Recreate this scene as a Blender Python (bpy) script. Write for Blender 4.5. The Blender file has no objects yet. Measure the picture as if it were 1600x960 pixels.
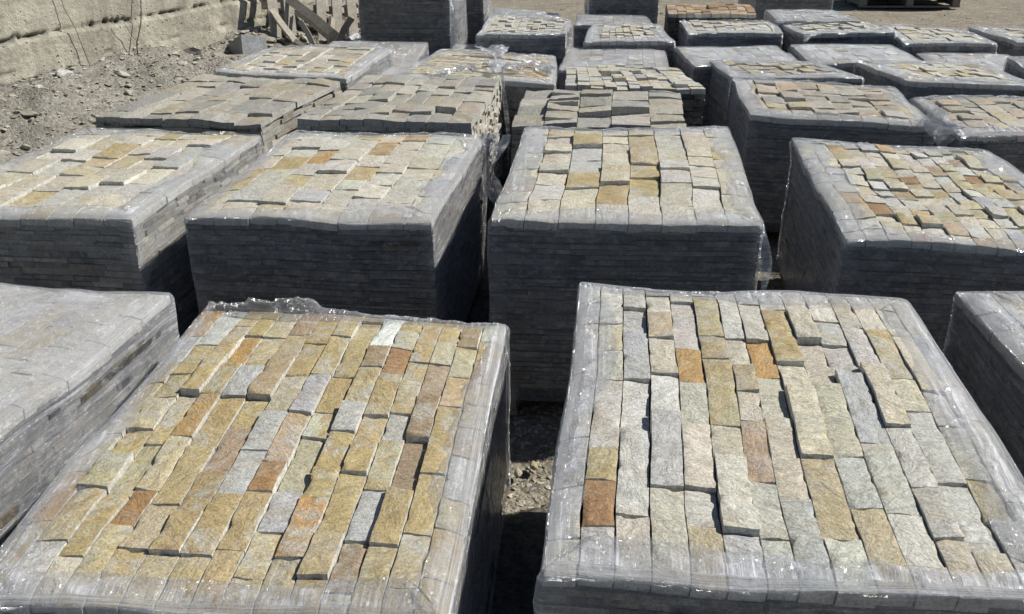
import bpy, math, random
import numpy as np
from mathutils import Vector, Matrix, noise as mnoise

sc = bpy.context.scene
col = sc.collection
R = math.radians

# ---------------------------------------------------------------- camera
cam_data = bpy.data.cameras.new("camera")
cam = bpy.data.objects.new("camera", cam_data)
col.objects.link(cam)
cam_data.sensor_width = 36.0
cam_data.lens = 32.72
cam_data.clip_start = 0.05
cam_data.clip_end = 600.0
cam.matrix_world = (Matrix.Translation((0, 0, 1.65)) @ Matrix.Rotation(R(90 - 25.034), 4, 'X')
                    @ Matrix.Rotation(R(-0.304), 4, 'Z'))
sc.camera = cam

# ---------------------------------------------------------------- light
SUN_EL, SUN_AZ = 44.0, 74.0          # azimuth measured from +Y towards +X
w = bpy.data.worlds.new("World")
sc.world = w
w.use_nodes = True
nt = w.node_tree
nt.nodes.clear()
sky = nt.nodes.new("ShaderNodeTexSky")
sky.sky_type = 'NISHITA'
sky.sun_disc = False
sky.sun_elevation = R(SUN_EL)
sky.sun_rotation = R(SUN_AZ)
sky.air_density = 1.0
sky.dust_density = 0.3
sky.ozone_density = 2.5
bg = nt.nodes.new("ShaderNodeBackground")
bg.inputs[1].default_value = 0.05
wo = nt.nodes.new("ShaderNodeOutputWorld")
nt.links.new(sky.outputs[0], bg.inputs[0])
nt.links.new(bg.outputs[0], wo.inputs[0])

sd = bpy.data.lights.new("sun", 'SUN')
sd.energy = 5.0
sd.angle = R(0.53)
sd.color = (1.0, 0.965, 0.90)
sun = bpy.data.objects.new("sun", sd)
col.objects.link(sun)
sdir = Vector((math.sin(R(SUN_AZ)) * math.cos(R(SUN_EL)), math.cos(R(SUN_AZ)) * math.cos(R(SUN_EL)), math.sin(R(SUN_EL))))
sun.rotation_euler = sdir.to_track_quat('Z', 'Y').to_euler()

vs = sc.view_settings
vs.view_transform = 'Standard'
vs.look = 'None'
vs.exposure = 0.3
vs.gamma = 1.0
vs.use_curve_mapping = False
sc.cycles.transparent_max_bounces = 24
sc.cycles.max_bounces = 6
sc.cycles.diffuse_bounces = 3
sc.cycles.glossy_bounces = 3
sc.cycles.caustics_reflective = False
sc.cycles.caustics_refractive = False
sc.cycles.sample_clamp_indirect = 4.0
sc.cycles.use_denoising = True

rng = random.Random(7)
nrg = np.random.default_rng(11)


# ---------------------------------------------------------------- noise
def _hash(ix, iy, seed):
    h = (ix.astype(np.int64) * 374761393 + iy.astype(np.int64) * 668265263 + seed * 1274126177) & 0xffffffff
    h = ((h ^ (h >> 13)) * 1274126177) & 0xffffffff
    h = h ^ (h >> 16)
    return (h & 0xffffff) / float(0xffffff)


def vnoise(x, y, seed=0):
    x = np.asarray(x, float); y = np.asarray(y, float)
    x, y = np.broadcast_arrays(x, y)
    ix = np.floor(x); iy = np.floor(y)
    fx = x - ix; fy = y - iy
    fx = fx * fx * (3 - 2 * fx); fy = fy * fy * (3 - 2 * fy)
    a = _hash(ix, iy, seed); b = _hash(ix + 1, iy, seed)
    c = _hash(ix, iy + 1, seed); d = _hash(ix + 1, iy + 1, seed)
    return (a * (1 - fx) + b * fx) * (1 - fy) + (c * (1 - fx) + d * fx) * fy * 1.0


def fbm(x, y, seed=0, octv=4):
    s = 0.0; amp = 0.5; f = 1.0
    for k in range(octv):
        s = s + amp * (vnoise(np.asarray(x) * f + 13.7 * k, np.asarray(y) * f - 7.3 * k, seed + k) - 0.5)
        amp *= 0.5; f *= 2.03
    return s          # about -0.5 .. 0.5


# ---------------------------------------------------------------- materials
def new_mat(name):
    m = bpy.data.materials.new(name)
    m.use_nodes = True
    t = m.node_tree
    t.nodes.clear()
    out = t.nodes.new("ShaderNodeOutputMaterial")
    return m, t, out


def nd(t, kind, **kw):
    n = t.nodes.new(kind)
    for k, v in kw.items():
        if k.startswith('i_'):
            n.inputs[k[2:].replace('_', ' ')].default_value = v
        else:
            setattr(n, k, v)
    return n


def ramp(t, fac, stops):
    r = t.nodes.new("ShaderNodeValToRGB")
    e = r.color_ramp.elements
    e[0].position, e[0].color = stops[0][0], stops[0][1]
    e[1].position, e[1].color = stops[-1][0], stops[-1][1]
    for p, c in stops[1:-1]:
        x = e.new(p); x.color = c
    t.links.new(fac, r.inputs[0])
    return r.outputs[0]


def g(v): return (v, v, v, 1)


def mix(t, fac, a, b, mode='MIX'):
    m = t.nodes.new("ShaderNodeMix")
    m.data_type = 'RGBA'; m.blend_type = mode
    for sock, val in ((m.inputs[0], fac), (m.inputs[6], a), (m.inputs[7], b)):
        if hasattr(val, 'node'):
            t.links.new(val, sock)
        else:
            sock.default_value = val
    return m.outputs[2]


def noise_node(t, vec, scale, detail=4, rough=0.6, dist=0.0):
    n = nd(t, "ShaderNodeTexNoise")
    n.inputs['Scale'].default_value = scale
    n.inputs['Detail'].default_value = detail
    n.inputs['Roughness'].default_value = rough
    n.inputs['Distortion'].default_value = dist
    t.links.new(vec, n.inputs['Vector'])
    return n


def mapping(t, vec, scale=(1, 1, 1), rot=(0, 0, 0)):
    m = nd(t, "ShaderNodeMapping")
    m.inputs['Scale'].default_value = scale
    m.inputs['Rotation'].default_value = rot
    t.links.new(vec, m.inputs['Vector'])
    return m.outputs[0]


def math_node(t, op, a, b=0.0, clamp=False):
    m = t.nodes.new("ShaderNodeMath"); m.operation = op; m.use_clamp = clamp
    for s, v in ((m.inputs[0], a), (m.inputs[1], b)):
        if hasattr(v, 'node'): t.links.new(v, s)
        else: s.default_value = v
    return m.outputs[0]


def mat_stone(name="split_quartzite", bump=0.85):
    m, t, out = new_mat(name)
    at = nd(t, "ShaderNodeAttribute", attribute_name="tint")
    st = nd(t, "ShaderNodeAttribute", attribute_name="seed")
    tc = nd(t, "ShaderNodeTexCoord")
    add = nd(t, "ShaderNodeVectorMath", operation='ADD')
    sclv = nd(t, "ShaderNodeVectorMath", operation='SCALE')
    t.links.new(st.outputs['Color'], sclv.inputs[0]); sclv.inputs['Scale'].default_value = 9.0
    t.links.new(tc.outputs['Object'], add.inputs[0]); t.links.new(sclv.outputs[0], add.inputs[1])
    v = add.outputs[0]
    # each stone's grain runs its own way
    rotv = nd(t, "ShaderNodeVectorRotate", rotation_type='Z_AXIS')
    t.links.new(v, rotv.inputs['Vector'])
    t.links.new(math_node(t, 'MULTIPLY', st.outputs['Fac'], 9.0), rotv.inputs['Angle'])
    vr = rotv.outputs[0]
    n1 = noise_node(t, vr, 12, 6, 0.7, 0.9)
    n2 = noise_node(t, mapping(t, vr, (1.0, 2.0, 1.0)), 30, 6, 0.72, 0.9)
    n3 = noise_node(t, v, 190, 3, 0.7)
    # stained patches: ochre iron bloom, amount carried in the tint's alpha
    stain_col = mix(t, n2.outputs['Fac'], (0.33, 0.22, 0.08, 1), (0.44, 0.35, 0.17, 1))
    stain_f = math_node(t, 'MULTIPLY', ramp(t, n1.outputs['Fac'], [(0.46, g(0)), (0.58, g(1))]), at.outputs['Alpha'])
    n4 = noise_node(t, vr, 9, 6, 0.7, 1.0)
    grey_f = math_node(t, 'MULTIPLY', ramp(t, n4.outputs['Fac'], [(0.50, g(0)), (0.60, g(.8))]), ramp(t, at.outputs['Alpha'], [(0.0, g(0)), (0.3, g(1))]))
    c = mix(t, grey_f, at.outputs['Color'], (0.42, 0.41, 0.36, 1))
    c = mix(t, stain_f, c, stain_col)
    c = mix(t, 0.85, c, ramp(t, n2.outputs['Fac'], [(0.25, g(0.5)), (0.5, g(0.97)), (0.75, g(1.3))]), 'MULTIPLY')
    c = mix(t, 0.8, c, ramp(t, n3.outputs['Fac'], [(0.3, g(0.55)), (0.7, g(1.35))]), 'MULTIPLY')
    pb = nd(t, "ShaderNodeBsdfPrincipled")
    t.links.new(c, pb.inputs['Base Color'])
    pb.inputs['Roughness'].default_value = 0.62
    pb.inputs['Specular IOR Level'].default_value = 0.35
    h = math_node(t, 'ADD', math_node(t, 'MULTIPLY', n2.outputs['Fac'], 1.0), math_node(t, 'MULTIPLY', n3.outputs['Fac'], 0.35))
    b = nd(t, "ShaderNodeBump"); b.inputs['Strength'].default_value = bump; b.inputs['Distance'].default_value = 0.006
    t.links.new(h, b.inputs['Height']); t.links.new(b.outputs[0], pb.inputs['Normal'])
    t.links.new(pb.outputs[0], out.inputs[0])
    return m


def mat_film():
    m, t, out = new_mat("stretch_film")
    fl = nd(t, "ShaderNodeAttribute", attribute_name="flow")
    mk = nd(t, "ShaderNodeAttribute", attribute_name="milk")
    cv = nd(t, "ShaderNodeAttribute", attribute_name="cover")
    v = fl.outputs['Vector']
    streak = noise_node(t, mapping(t, v, (2.6, 95, 1)), 1.0, 5, 0.7, 0.8)
    diag = noise_node(t, mapping(t, v, (5, 60, 1), (0, 0, 0.5)), 1.0, 4, 0.65, 0.8)
    crk = noise_node(t, mapping(t, v, (1, 1.6, 1), (0, 0, .35)), 30, 4, 0.65, 0.5)
    fine = noise_node(t, v, 75, 3, 0.65, 0.2)
    blotch = noise_node(t, v, 6, 4, 0.65, 1.0)
    nc = math_node(t, 'SUBTRACT', 1.0, math_node(t, 'MULTIPLY', cv.outputs['Fac'], 0.75))
    h1 = math_node(t, 'MULTIPLY', math_node(t, 'ADD', streak.outputs['Fac'], math_node(t, 'MULTIPLY', diag.outputs['Fac'], 0.7)), nc)
    h1 = math_node(t, 'ADD', h1, math_node(t, 'MULTIPLY', crk.outputs['Fac'], 0.9))
    b1 = nd(t, "ShaderNodeBump"); b1.inputs['Strength'].default_value = 0.45; b1.inputs['Distance'].default_value = 0.005
    t.links.new(h1, b1.inputs['Height'])
    # tight crinkles only matter to the gloss: they make the glints
    rid = math_node(t, 'ABSOLUTE', math_node(t, 'SUBTRACT', crk.outputs['Fac'], 0.5))
    h2 = math_node(t, 'ADD', math_node(t, 'MULTIPLY', crk.outputs['Fac'], 0.8), math_node(t, 'MULTIPLY', fine.outputs['Fac'], 1.1))
    h2 = math_node(t, 'ADD', h2, math_node(t, 'MULTIPLY', math_node(t, 'MULTIPLY', streak.outputs['Fac'], 1.2), nc))
    b2 = nd(t, "ShaderNodeBump"); b2.inputs['Strength'].default_value = 1.0; b2.inputs['Distance'].default_value = 0.028
    t.links.new(h2, b2.inputs['Height'])
    mod = mix(t, cv.outputs['Fac'], ramp(t, streak.outputs['Fac'], [(0.30, g(0.4)), (0.5, g(0.8)), (0.62, g(1.5)), (0.74, g(2.8))]), g(1.0))
    mod2 = ramp(t, blotch.outputs['Fac'], [(0.3, g(0.45)), (0.5, g(0.9)), (0.7, g(1.7))])
    mod3 = ramp(t, fine.outputs['Fac'], [(0.3, g(0.8)), (0.6, g(1.0)), (0.72, g(1.9))])
    milk = math_node(t, 'MULTIPLY', math_node(t, 'MULTIPLY', math_node(t, 'MULTIPLY', mk.outputs['Fac'], mod), mod2), mod3, True)
    tr = nd(t, "ShaderNodeBsdfTransparent"); tr.inputs[0].default_value = (0.95, 0.955, 0.965, 1)
    df = nd(t, "ShaderNodeBsdfDiffuse"); df.inputs[0].default_value = (0.74, 0.755, 0.80, 1)
    tl = nd(t, "ShaderNodeBsdfTranslucent"); tl.inputs[0].default_value = (0.72, 0.74, 0.78, 1)
    gl = nd(t, "ShaderNodeBsdfGlossy"); gl.inputs[0].default_value = (0.95, 0.96, 0.98, 1); gl.inputs['Roughness'].default_value = 0.17
    for n in (df, tl): t.links.new(b1.outputs[0], n.inputs['Normal'])
    # small crinkle facets, each tipped its own way
    cell = nd(t, "ShaderNodeTexVoronoi"); cell.inputs['Scale'].default_value = 240; t.links.new(v, cell.inputs['Vector'])
    sub = nd(t, "ShaderNodeVectorMath", operation='SUBTRACT'); sub.inputs[1].default_value = (0.5, 0.5, 0.5)
    t.links.new(cell.outputs['Color'], sub.inputs[0])
    sca = nd(t, "ShaderNodeVectorMath", operation='SCALE'); sca.inputs['Scale'].default_value = 1.5
    t.links.new(sub.outputs[0], sca.inputs[0])
    adn = nd(t, "ShaderNodeVectorMath", operation='ADD'); t.links.new(sca.outputs[0], adn.inputs[0]); t.links.new(b2.outputs[0], adn.inputs[1])
    nrmz = nd(t, "ShaderNodeVectorMath", operation='NORMALIZE'); t.links.new(adn.outputs[0], nrmz.inputs[0])
    t.links.new(nrmz.outputs[0], gl.inputs['Normal'])
    geo = nd(t, "ShaderNodeNewGeometry")
    dp = nd(t, "ShaderNodeVectorMath", operation='DOT_PRODUCT')
    t.links.new(b1.outputs[0], dp.inputs[0]); t.links.new(geo.outputs['Incoming'], dp.inputs[1])
    refl = math_node(t, 'POWER', math_node(t, 'SUBTRACT', 1.0, math_node(t, 'ABSOLUTE', dp.outputs['Value']), True), 5.0)
    dt = nd(t, "ShaderNodeMixShader"); dt.inputs[0].default_value = 0.12
    t.links.new(df.outputs[0], dt.inputs[1]); t.links.new(tl.outputs[0], dt.inputs[2])
    m1 = nd(t, "ShaderNodeMixShader")
    t.links.new(milk, m1.inputs[0]); t.links.new(tr.outputs[0], m1.inputs[1]); t.links.new(dt.outputs[0], m1.inputs[2])
    m2 = nd(t, "ShaderNodeMixShader")
    t.links.new(math_node(t, 'ADD', math_node(t, 'MULTIPLY', refl, 0.8), 0.10, True), m2.inputs[0])
    t.links.new(m1.outputs[0], m2.inputs[1]); t.links.new(gl.outputs[0], m2.inputs[2])
    t.links.new(m2.outputs[0], out.inputs[0])
    return m


def mat_simple(name, c0, c1, scale=(8, 8, 8), rough=0.85, bump=0.4, bdist=0.01, fine=80, ns=1.0, contrast=(0.35, 0.65), speck=None):
    m, t, out = new_mat(name)
    tc = nd(t, "ShaderNodeTexCoord")
    v = tc.outputs['Object']
    n1 = noise_node(t, mapping(t, v, scale), ns, 6, 0.65, 0.4)
    n2 = noise_node(t, v, fine, 4, 0.7)
    c = mix(t, ramp(t, n1.outputs['Fac'], [(contrast[0], g(0)), (contrast[1], g(1))]), (*c0, 1), (*c1, 1))
    c = mix(t, 0.8, c, ramp(t, n2.outputs['Fac'], [(0.3, g(0.6)), (0.7, g(1.3))]), 'MULTIPLY')
    pb = nd(t, "ShaderNodeBsdfPrincipled")
    t.links.new(c, pb.inputs['Base Color']); pb.inputs['Roughness'].default_value = rough
    pb.inputs['Specular IOR Level'].default_value = 0.25
    b = nd(t, "ShaderNodeBump"); b.inputs['Strength'].default_value = bump; b.inputs['Distance'].default_value = bdist
    t.links.new(math_node(t, 'ADD', n1.outputs['Fac'], n2.outputs['Fac']), b.inputs['Height'])
    t.links.new(b.outputs[0], pb.inputs['Normal'])
    t.links.new(pb.outputs[0], out.inputs[0])
    return m


def mat_ground():
    m, t, out = new_mat("gravelly_earth")
    tc = nd(t, "ShaderNodeTexCoord"); v = tc.outputs['Object']
    big = noise_node(t, v, 0.5, 4, 0.6, 0.3)
    mid = noise_node(t, v, 7, 6, 0.7, 0.3)
    vor = nd(t, "ShaderNodeTexVoronoi"); vor.inputs['Scale'].default_value = 60; t.links.new(v, vor.inputs['Vector'])
    vor2 = nd(t, "ShaderNodeTexVoronoi"); vor2.inputs['Scale'].default_value = 150; t.links.new(v, vor2.inputs['Vector'])
    fine = noise_node(t, v, 160, 3, 0.7)
    sep = nd(t, "ShaderNodeSeparateXYZ"); t.links.new(v, sep.inputs[0])
    # greyer stone dust by the wall, browner earth in the open yard
    side = ramp(t, math_node(t, 'ADD', math_node(t, 'MULTIPLY', sep.outputs[0], 0.25), math_node(t, 'MULTIPLY', big.outputs['Fac'], 0.8)), [(0.0, g(0)), (0.45, g(1))])
    c = mix(t, side, (0.25, 0.235, 0.202, 1), (0.27, 0.238, 0.185, 1))
    big2 = noise_node(t, v, 2.2, 6, 0.7, 0.8)
    c = mix(t, 0.6, c, ramp(t, big2.outputs['Fac'], [(0.35, g(0.7)), (0.65, g(1.25))]), 'MULTIPLY')
    c = mix(t, 0.7, c, ramp(t, mid.outputs['Fac'], [(0.3, g(0.62)), (0.55, g(1.0)), (0.75, g(1.25))]), 'MULTIPLY')
    c = mix(t, 0.55, c, ramp(t, vor.outputs['Color'], [(0.1, g(0.4)), (0.9, g(1.6))]), 'MULTIPLY')
    c = mix(t, 0.5, c, ramp(t, vor2.outputs['Color'], [(0.1, g(0.6)), (0.9, g(1.4))]), 'MULTIPLY')
    pb = nd(t, "ShaderNodeBsdfPrincipled"); t.links.new(c, pb.inputs['Base Color']); pb.inputs['Roughness'].default_value = 0.95
    pb.inputs['Specular IOR Level'].default_value = 0.15
    h = math_node(t, 'SUBTRACT', math_node(t, 'ADD', mid.outputs['Fac'], math_node(t, 'MULTIPLY', fine.outputs['Fac'], 0.3)), math_node(t, 'MULTIPLY', vor.outputs['Distance'], 0.35))
    b = nd(t, "ShaderNodeBump"); b.inputs['Strength'].default_value = 0.9; b.inputs['Distance'].default_value = 0.022
    t.links.new(h, b.inputs['Height']); t.links.new(b.outputs[0], pb.inputs['Normal'])
    t.links.new(pb.outputs[0], out.inputs[0])
    return m


def mat_concrete():
    m, t, out = new_mat("old_concrete")
    tc = nd(t, "ShaderNodeTexCoord"); v = tc.outputs['Object']     # x along the wall, z up
    big = noise_node(t, v, 1.6, 6, 0.65, 0.5)
    drip = noise_node(t, mapping(t, v, (7, 7, 0.9)), 1.0, 5, 0.65, 0.4)
    grain = noise_node(t, v, 38, 6, 0.8)
    pit = nd(t, "ShaderNodeTexVoronoi"); pit.inputs['Scale'].default_value = 26; t.links.new(v, pit.inputs['Vector'])
    pitm = ramp(t, pit.outputs['Distance'], [(0.06, g(0)), (0.22, g(1))])
    pmask = ramp(t, noise_node(t, v, 5, 4, 0.6).outputs['Fac'], [(0.5, g(1)), (0.62, g(0))])
    pitf = math_node(t, 'MAXIMUM', pitm, pmask)
    c = mix(t, ramp(t, big.outputs['Fac'], [(0.32, g(0)), (0.68, g(1))]), (0.33, 0.315, 0.26, 1), (0.58, 0.56, 0.49, 1))
    c = mix(t, 0.55, c, ramp(t, drip.outputs['Fac'], [(0.32, g(0.5)), (0.6, g(1.15))]), 'MULTIPLY')
    c = mix(t, 0.5, c, ramp(t, grain.outputs['Fac'], [(0.32, g(0.35)), (0.5, g(1.0)), (0.7, g(1.35))]), 'MULTIPLY')
    c = mix(t, 0.8, c, pitf, 'MULTIPLY')
    tn = nd(t, "ShaderNodeAttribute", attribute_name="tint")
    c = mix(t, 1.0, c, tn.outputs['Color'], 'MULTIPLY')
    pb = nd(t, "ShaderNodeBsdfPrincipled"); t.links.new(c, pb.inputs['Base Color']); pb.inputs['Roughness'].default_value = 0.9
    pb.inputs['Specular IOR Level'].default_value = 0.2
    h = math_node(t, 'ADD', math_node(t, 'MULTIPLY', pitf, 0.5), math_node(t, 'ADD', big.outputs['Fac'], math_node(t, 'MULTIPLY', grain.outputs['Fac'], 0.5)))
    b = nd(t, "ShaderNodeBump"); b.inputs['Strength'].default_value = 0.8; b.inputs['Distance'].default_value = 0.035
    t.links.new(h, b.inputs['Height']); t.links.new(b.outputs[0], pb.inputs['Normal'])
    t.links.new(pb.outputs[0], out.inputs[0])
    return m


M_STONE = mat_stone()
M_FILM = mat_film()
M_GROUND = mat_ground()
M_CONC = mat_concrete()
M_WOOD = mat_simple("weathered_wood", (0.30, 0.27, 0.225), (0.50, 0.46, 0.39), (3, 3, 30), 0.8, 0.4, 0.004, 70)
M_WOODG = mat_simple("grey_pallet_wood", (0.17, 0.15, 0.13), (0.30, 0.27, 0.23), (30, 4, 4), 0.85, 0.4, 0.004, 70)
M_BLOCK = mat_simple("grey_block", (0.20, 0.21, 0.215), (0.27, 0.28, 0.285), (12, 12, 12), 0.85, 0.4, 0.004, 90)
M_STEM = mat_simple("dry_stem", (0.07, 0.055, 0.04), (0.13, 0.10, 0.07), (20, 20, 20), 0.8, 0.3, 0.002, 90)
M_SCRAP = mat_simple("plastic_scrap", (0.62, 0.64, 0.66), (0.75, 0.76, 0.78), (20, 20, 20), 0.35, 0.3, 0.004, 60)


# ---------------------------------------------------------------- objects
def link(name, verts, faces, mat, parent=None, tint=None, seed=None, smooth=None, extra=None):
    me = bpy.data.meshes.new(name)
    me.from_pydata([tuple(v) for v in verts], [], [tuple(f) for f in faces])
    if tint is not None:
        a = me.attributes.new("tint", 'FLOAT_COLOR', 'POINT')
        a.data.foreach_set("color", np.asarray(tint, np.float32).ravel())
    if seed is not None:
        a = me.attributes.new("seed", 'FLOAT_COLOR', 'POINT')
        s = np.asarray(seed, np.float32)
        a.data.foreach_set("color", np.stack([s, (s * 7.13) % 1, (s * 3.71) % 1, np.ones_like(s)], 1).astype(np.float32).ravel())
    if extra:
        for k, (ty, arr) in extra.items():
            a = me.attributes.new(k, ty, 'POINT')
            a.data.foreach_set("vector" if ty == 'FLOAT_VECTOR' else "value", np.asarray(arr, np.float32).ravel())
    if smooth is not None:
        me.polygons.foreach_set("use_smooth", np.asarray(smooth, bool) if not isinstance(smooth, bool) else [smooth] * len(me.polygons))
    me.materials.append(mat)
    me.update()
    o = bpy.data.objects.new(name, me)
    col.objects.link(o)
    if parent is not None: o.parent = parent
    return o


def tag(o, label=None, cat=None, group=None, kind=None):
    if label: o['label'] = label
    if cat: o['category'] = cat
    if group: o['group'] = group
    if kind: o['kind'] = kind
    return o


def empty(name, loc, rz=0.0, label=None, cat=None, group=None):
    o = bpy.data.objects.new(name, None)
    col.objects.link(o)
    o.empty_display_size = 0.1
    o.location = loc; o.rotation_euler = (0, 0, rz)
    return tag(o, label, cat, group)


BOXF = np.array([(0, 3, 2, 1), (4, 5, 6, 7), (0, 1, 5, 4), (1, 2, 6, 5), (2, 3, 7, 6), (3, 0, 4, 7)])


class Boxes:
    def __init__(s): s.v = []; s.t = []; s.s = []
    def add(s, base4, z0, z1, tint=(0.3, 0.3, 0.3, 0), seed=0.0, top4=None, dz=None):
        b = [(x, y, z0) for x, y in base4]
        tz = [z1] * 4 if dz is None else [z1 + d for d in dz]
        q = top4 if top4 is not None else base4
        b += [(q[i][0], q[i][1], tz[i]) for i in range(4)]
        s.v.append(b); s.t.append(tint); s.s.append(seed)
    def build(s, name, mat, parent=None, D=None):
        n = len(s.v)
        v = np.array(s.v).reshape(-1, 3)
        if D: v = D(v)
        f = (BOXF[None] + 8 * np.arange(n)[:, None, None]).reshape(-1, 4)
        return link(name, v, f, mat, parent, np.repeat(np.array(s.t), 8, 0), np.repeat(np.array(s.s), 8), False)


def obox(center, ux, hx, hy, z0, z1):
    """corners of an oriented rectangle"""
    ux = np.array(ux); uy = np.array((-ux[1], ux[0])); c = np.array(center)
    return [tuple(c - ux * hx - uy * hy), tuple(c + ux * hx - uy * hy), tuple(c + ux * hx + uy * hy), tuple(c - ux * hx + uy * hy)]


PAL = {
    'sidepale': (0.5, 0.49, 0.44), 'cream': (0.51, 0.475, 0.385), 'pale': (0.49, 0.48, 0.43), 'grey': (0.42, 0.425, 0.41), 'ochre': (0.43, 0.375, 0.25),
    'gold': (0.40, 0.32, 0.17), 'orange': (0.42, 0.265, 0.11), 'rust': (0.30, 0.18, 0.085), 'brown': (0.33, 0.25, 0.165),
    'rose': (0.42, 0.325, 0.24), 'white': (0.62, 0.63, 0.62), 'olive': (0.41, 0.395, 0.28),
    'dgrey': (0.29, 0.283, 0.258), 'dbrown': (0.325, 0.295, 0.245), 'dpale': (0.41, 0.39, 0.34), 'darkshade': (0.065, 0.069, 0.078), 'shade': (0.125, 0.125, 0.122)}  # last two tones: pale side stone darkened, shade put into the colour
ACC_LABEL = {'rust': 'rust brown stone', 'orange': 'bright orange stone', 'gold': 'golden stone', 'brown': 'brown stone', 'white': 'plain whitish stone',
             'rose': 'pinkish brown stone', 'ochre': 'ochre stone', 'grey': 'grey stone', 'cream': 'cream stone'}
MIX = {
    'gold': dict(gold=.30, ochre=.28, olive=.12, grey=.12, rose=.03, pale=.07, brown=.05, orange=.03),
    'pale': dict(pale=.50, cream=.24, grey=.20, ochre=.06),
    'cream': dict(cream=.45, pale=.36, grey=.12, ochre=.07),
    'spot': dict(cream=.30, pale=.24, ochre=.16, olive=.10, grey=.08, rose=.06, orange=.03, brown=.03),
    'dull': dict(dgrey=.42, dbrown=.28, dpale=.30),
    'dullbrown': dict(dbrown=.38, dpale=.34, dgrey=.18, rose=.06, ochre=.04),
    'mid': dict(dpale=.45, pale=.25, dbrown=.2, ochre=.1),
    'rusty': dict(rust=.30, orange=.10, brown=.35, rose=.25),
}


def pick(mixn):
    d = MIX[mixn]; r = rng.random() * sum(d.values())
    for k, v in d.items():
        r -= v
        if r <= 0: return k
    return k


def vary(name, amt=0.10):
    c = PAL[name]; k = 1 + rng.uniform(-amt, amt)
    return (c[0] * k, c[1] * k * (1 + rng.uniform(-.03, .03)), c[2] * k * (1 + rng.uniform(-.06, .06)))


STAIN = dict(cream=.32, pale=.24, grey=.25, ochre=.7, gold=.6, olive=.8, rose=.5, orange=.25, rust=.1, brown=.4, white=0.0,
             dgrey=.15, dbrown=.3, dpale=.3, darkshade=0)


class Quad:
    """bilinear footprint, s left to right, t front to back"""
    def __init__(self, bl, br, fr, fl):
        self.bl, self.br, self.fr, self.fl = map(np.array, (bl, br, fr, fl))
        self.W = (np.linalg.norm(self.fr - self.fl) + np.linalg.norm(self.br - self.bl)) / 2
        self.L = (np.linalg.norm(self.bl - self.fl) + np.linalg.norm(self.br - self.fr)) / 2
    def __call__(self, s, t):
        s = np.asarray(s, float)[..., None]; t = np.asarray(t, float)[..., None]
        return (self.fl * (1 - s) + self.fr * s) * (1 - t) + (self.bl * (1 - s) + self.br * s) * t
    def inv(self, p):
        s = t = .5
        for _ in range(12):
            q = self(s, t); ds = (self(s + 1e-4, t) - q) / 1e-4; dt = (self(s, t + 1e-4) - q) / 1e-4
            J = np.array([ds, dt]).T
            d = np.linalg.solve(J, np.array(p) - q); s += d[0]; t += d[1]
        return s, t


def stone_grid(Q, s0, s1, t0, t1, ztop, zbot, nx, ny, rough, sd, tilt=(0, 0), gap=0.0012, wob=0.002):
    """one split-faced stone: rough top with worn edges, straight cut sides"""
    gs = gap / Q.W; gt = gap / Q.L
    S, T = np.meshgrid(np.linspace(s0 + gs, s1 - gs, nx + 1), np.linspace(t0 + gt, t1 - gt, ny + 1), indexing='ij')
    P = Q(S, T)
    x, y = P[..., 0], P[..., 1]
    edge = np.zeros_like(S); edge[0, :] = edge[-1, :] = 1; edge[:, 0] = edge[:, -1] = 1
    cen = P.reshape(-1, 2).mean(0)
    d = cen - P; d /= (np.linalg.norm(d, axis=2, keepdims=True) + 1e-6)
    wv = vnoise(x * 45 + sd, y * 45 - sd, 3)
    chip = np.clip((vnoise(x * 38 + 5 * sd, y * 38 - 2 * sd, 31) - .68) * 3.2, 0, 1) * edge
    P = P + d * (edge * wv * wob + chip * wob * 1.6)[..., None]
    cs = (S - (s0 + s1) / 2) / (s1 - s0); ct = (T - (t0 + t1) / 2) / (t1 - t0)
    # a cleft face: broad waves, a few low ledges, fine roughness
    n1 = fbm(x * 14 + sd * 1.7, y * 14 - sd, 5, 3)
    ang = sd * 2.1
    ridge = np.sin((x * math.cos(ang) + y * math.sin(ang)) * 60 + 8 * fbm(x * 9 + sd, y * 9, 9, 2))
    ledge = np.where(fbm(x * 22 + sd * 3, y * 22 + sd, 17, 2) > 0.07, 1.0, 0.0)
    z = ztop + rough * (n1 * 1.3 + 0.10 * ridge + 0.34 * ledge + 0.5 * fbm(x * 70, y * 70 + sd, 8, 2)) + tilt[0] * cs + tilt[1] * ct
    z = z - edge * (0.0002 + 0.0012 * vnoise(x * 60 + 3 * sd, y * 60, 21)) * (rough / 0.004 * .6 + .4)
    z = z - chip * (.0045 if wob > .0015 else 0)
    top = np.concatenate([P, z[..., None]], 2)
    n = (nx + 1) * (ny + 1)
    idx = np.arange(n).reshape(nx + 1, ny + 1)
    f = np.stack([idx[:-1, :-1], idx[1:, :-1], idx[1:, 1:], idx[:-1, 1:]], -1).reshape(-1, 4)
    loop = np.concatenate([idx[:, 0], idx[-1, 1:], idx[-2::-1, -1], idx[0, -2:0:-1]])
    V = top.reshape(-1, 3)
    ring = V[loop]
    m = len(loop)
    low = ring.copy(); low[:, 2] = zbot
    V = np.concatenate([V, ring, low])
    a = n + np.arange(m); b = n + (np.arange(m) + 1) % m
    sf = np.stack([a, a + m, b + m, b], 1)
    F = np.concatenate([f, sf])
    sm = np.concatenate([np.full(len(f), nx > 2), np.zeros(len(sf), bool)])
    return V, F, sm


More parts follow.
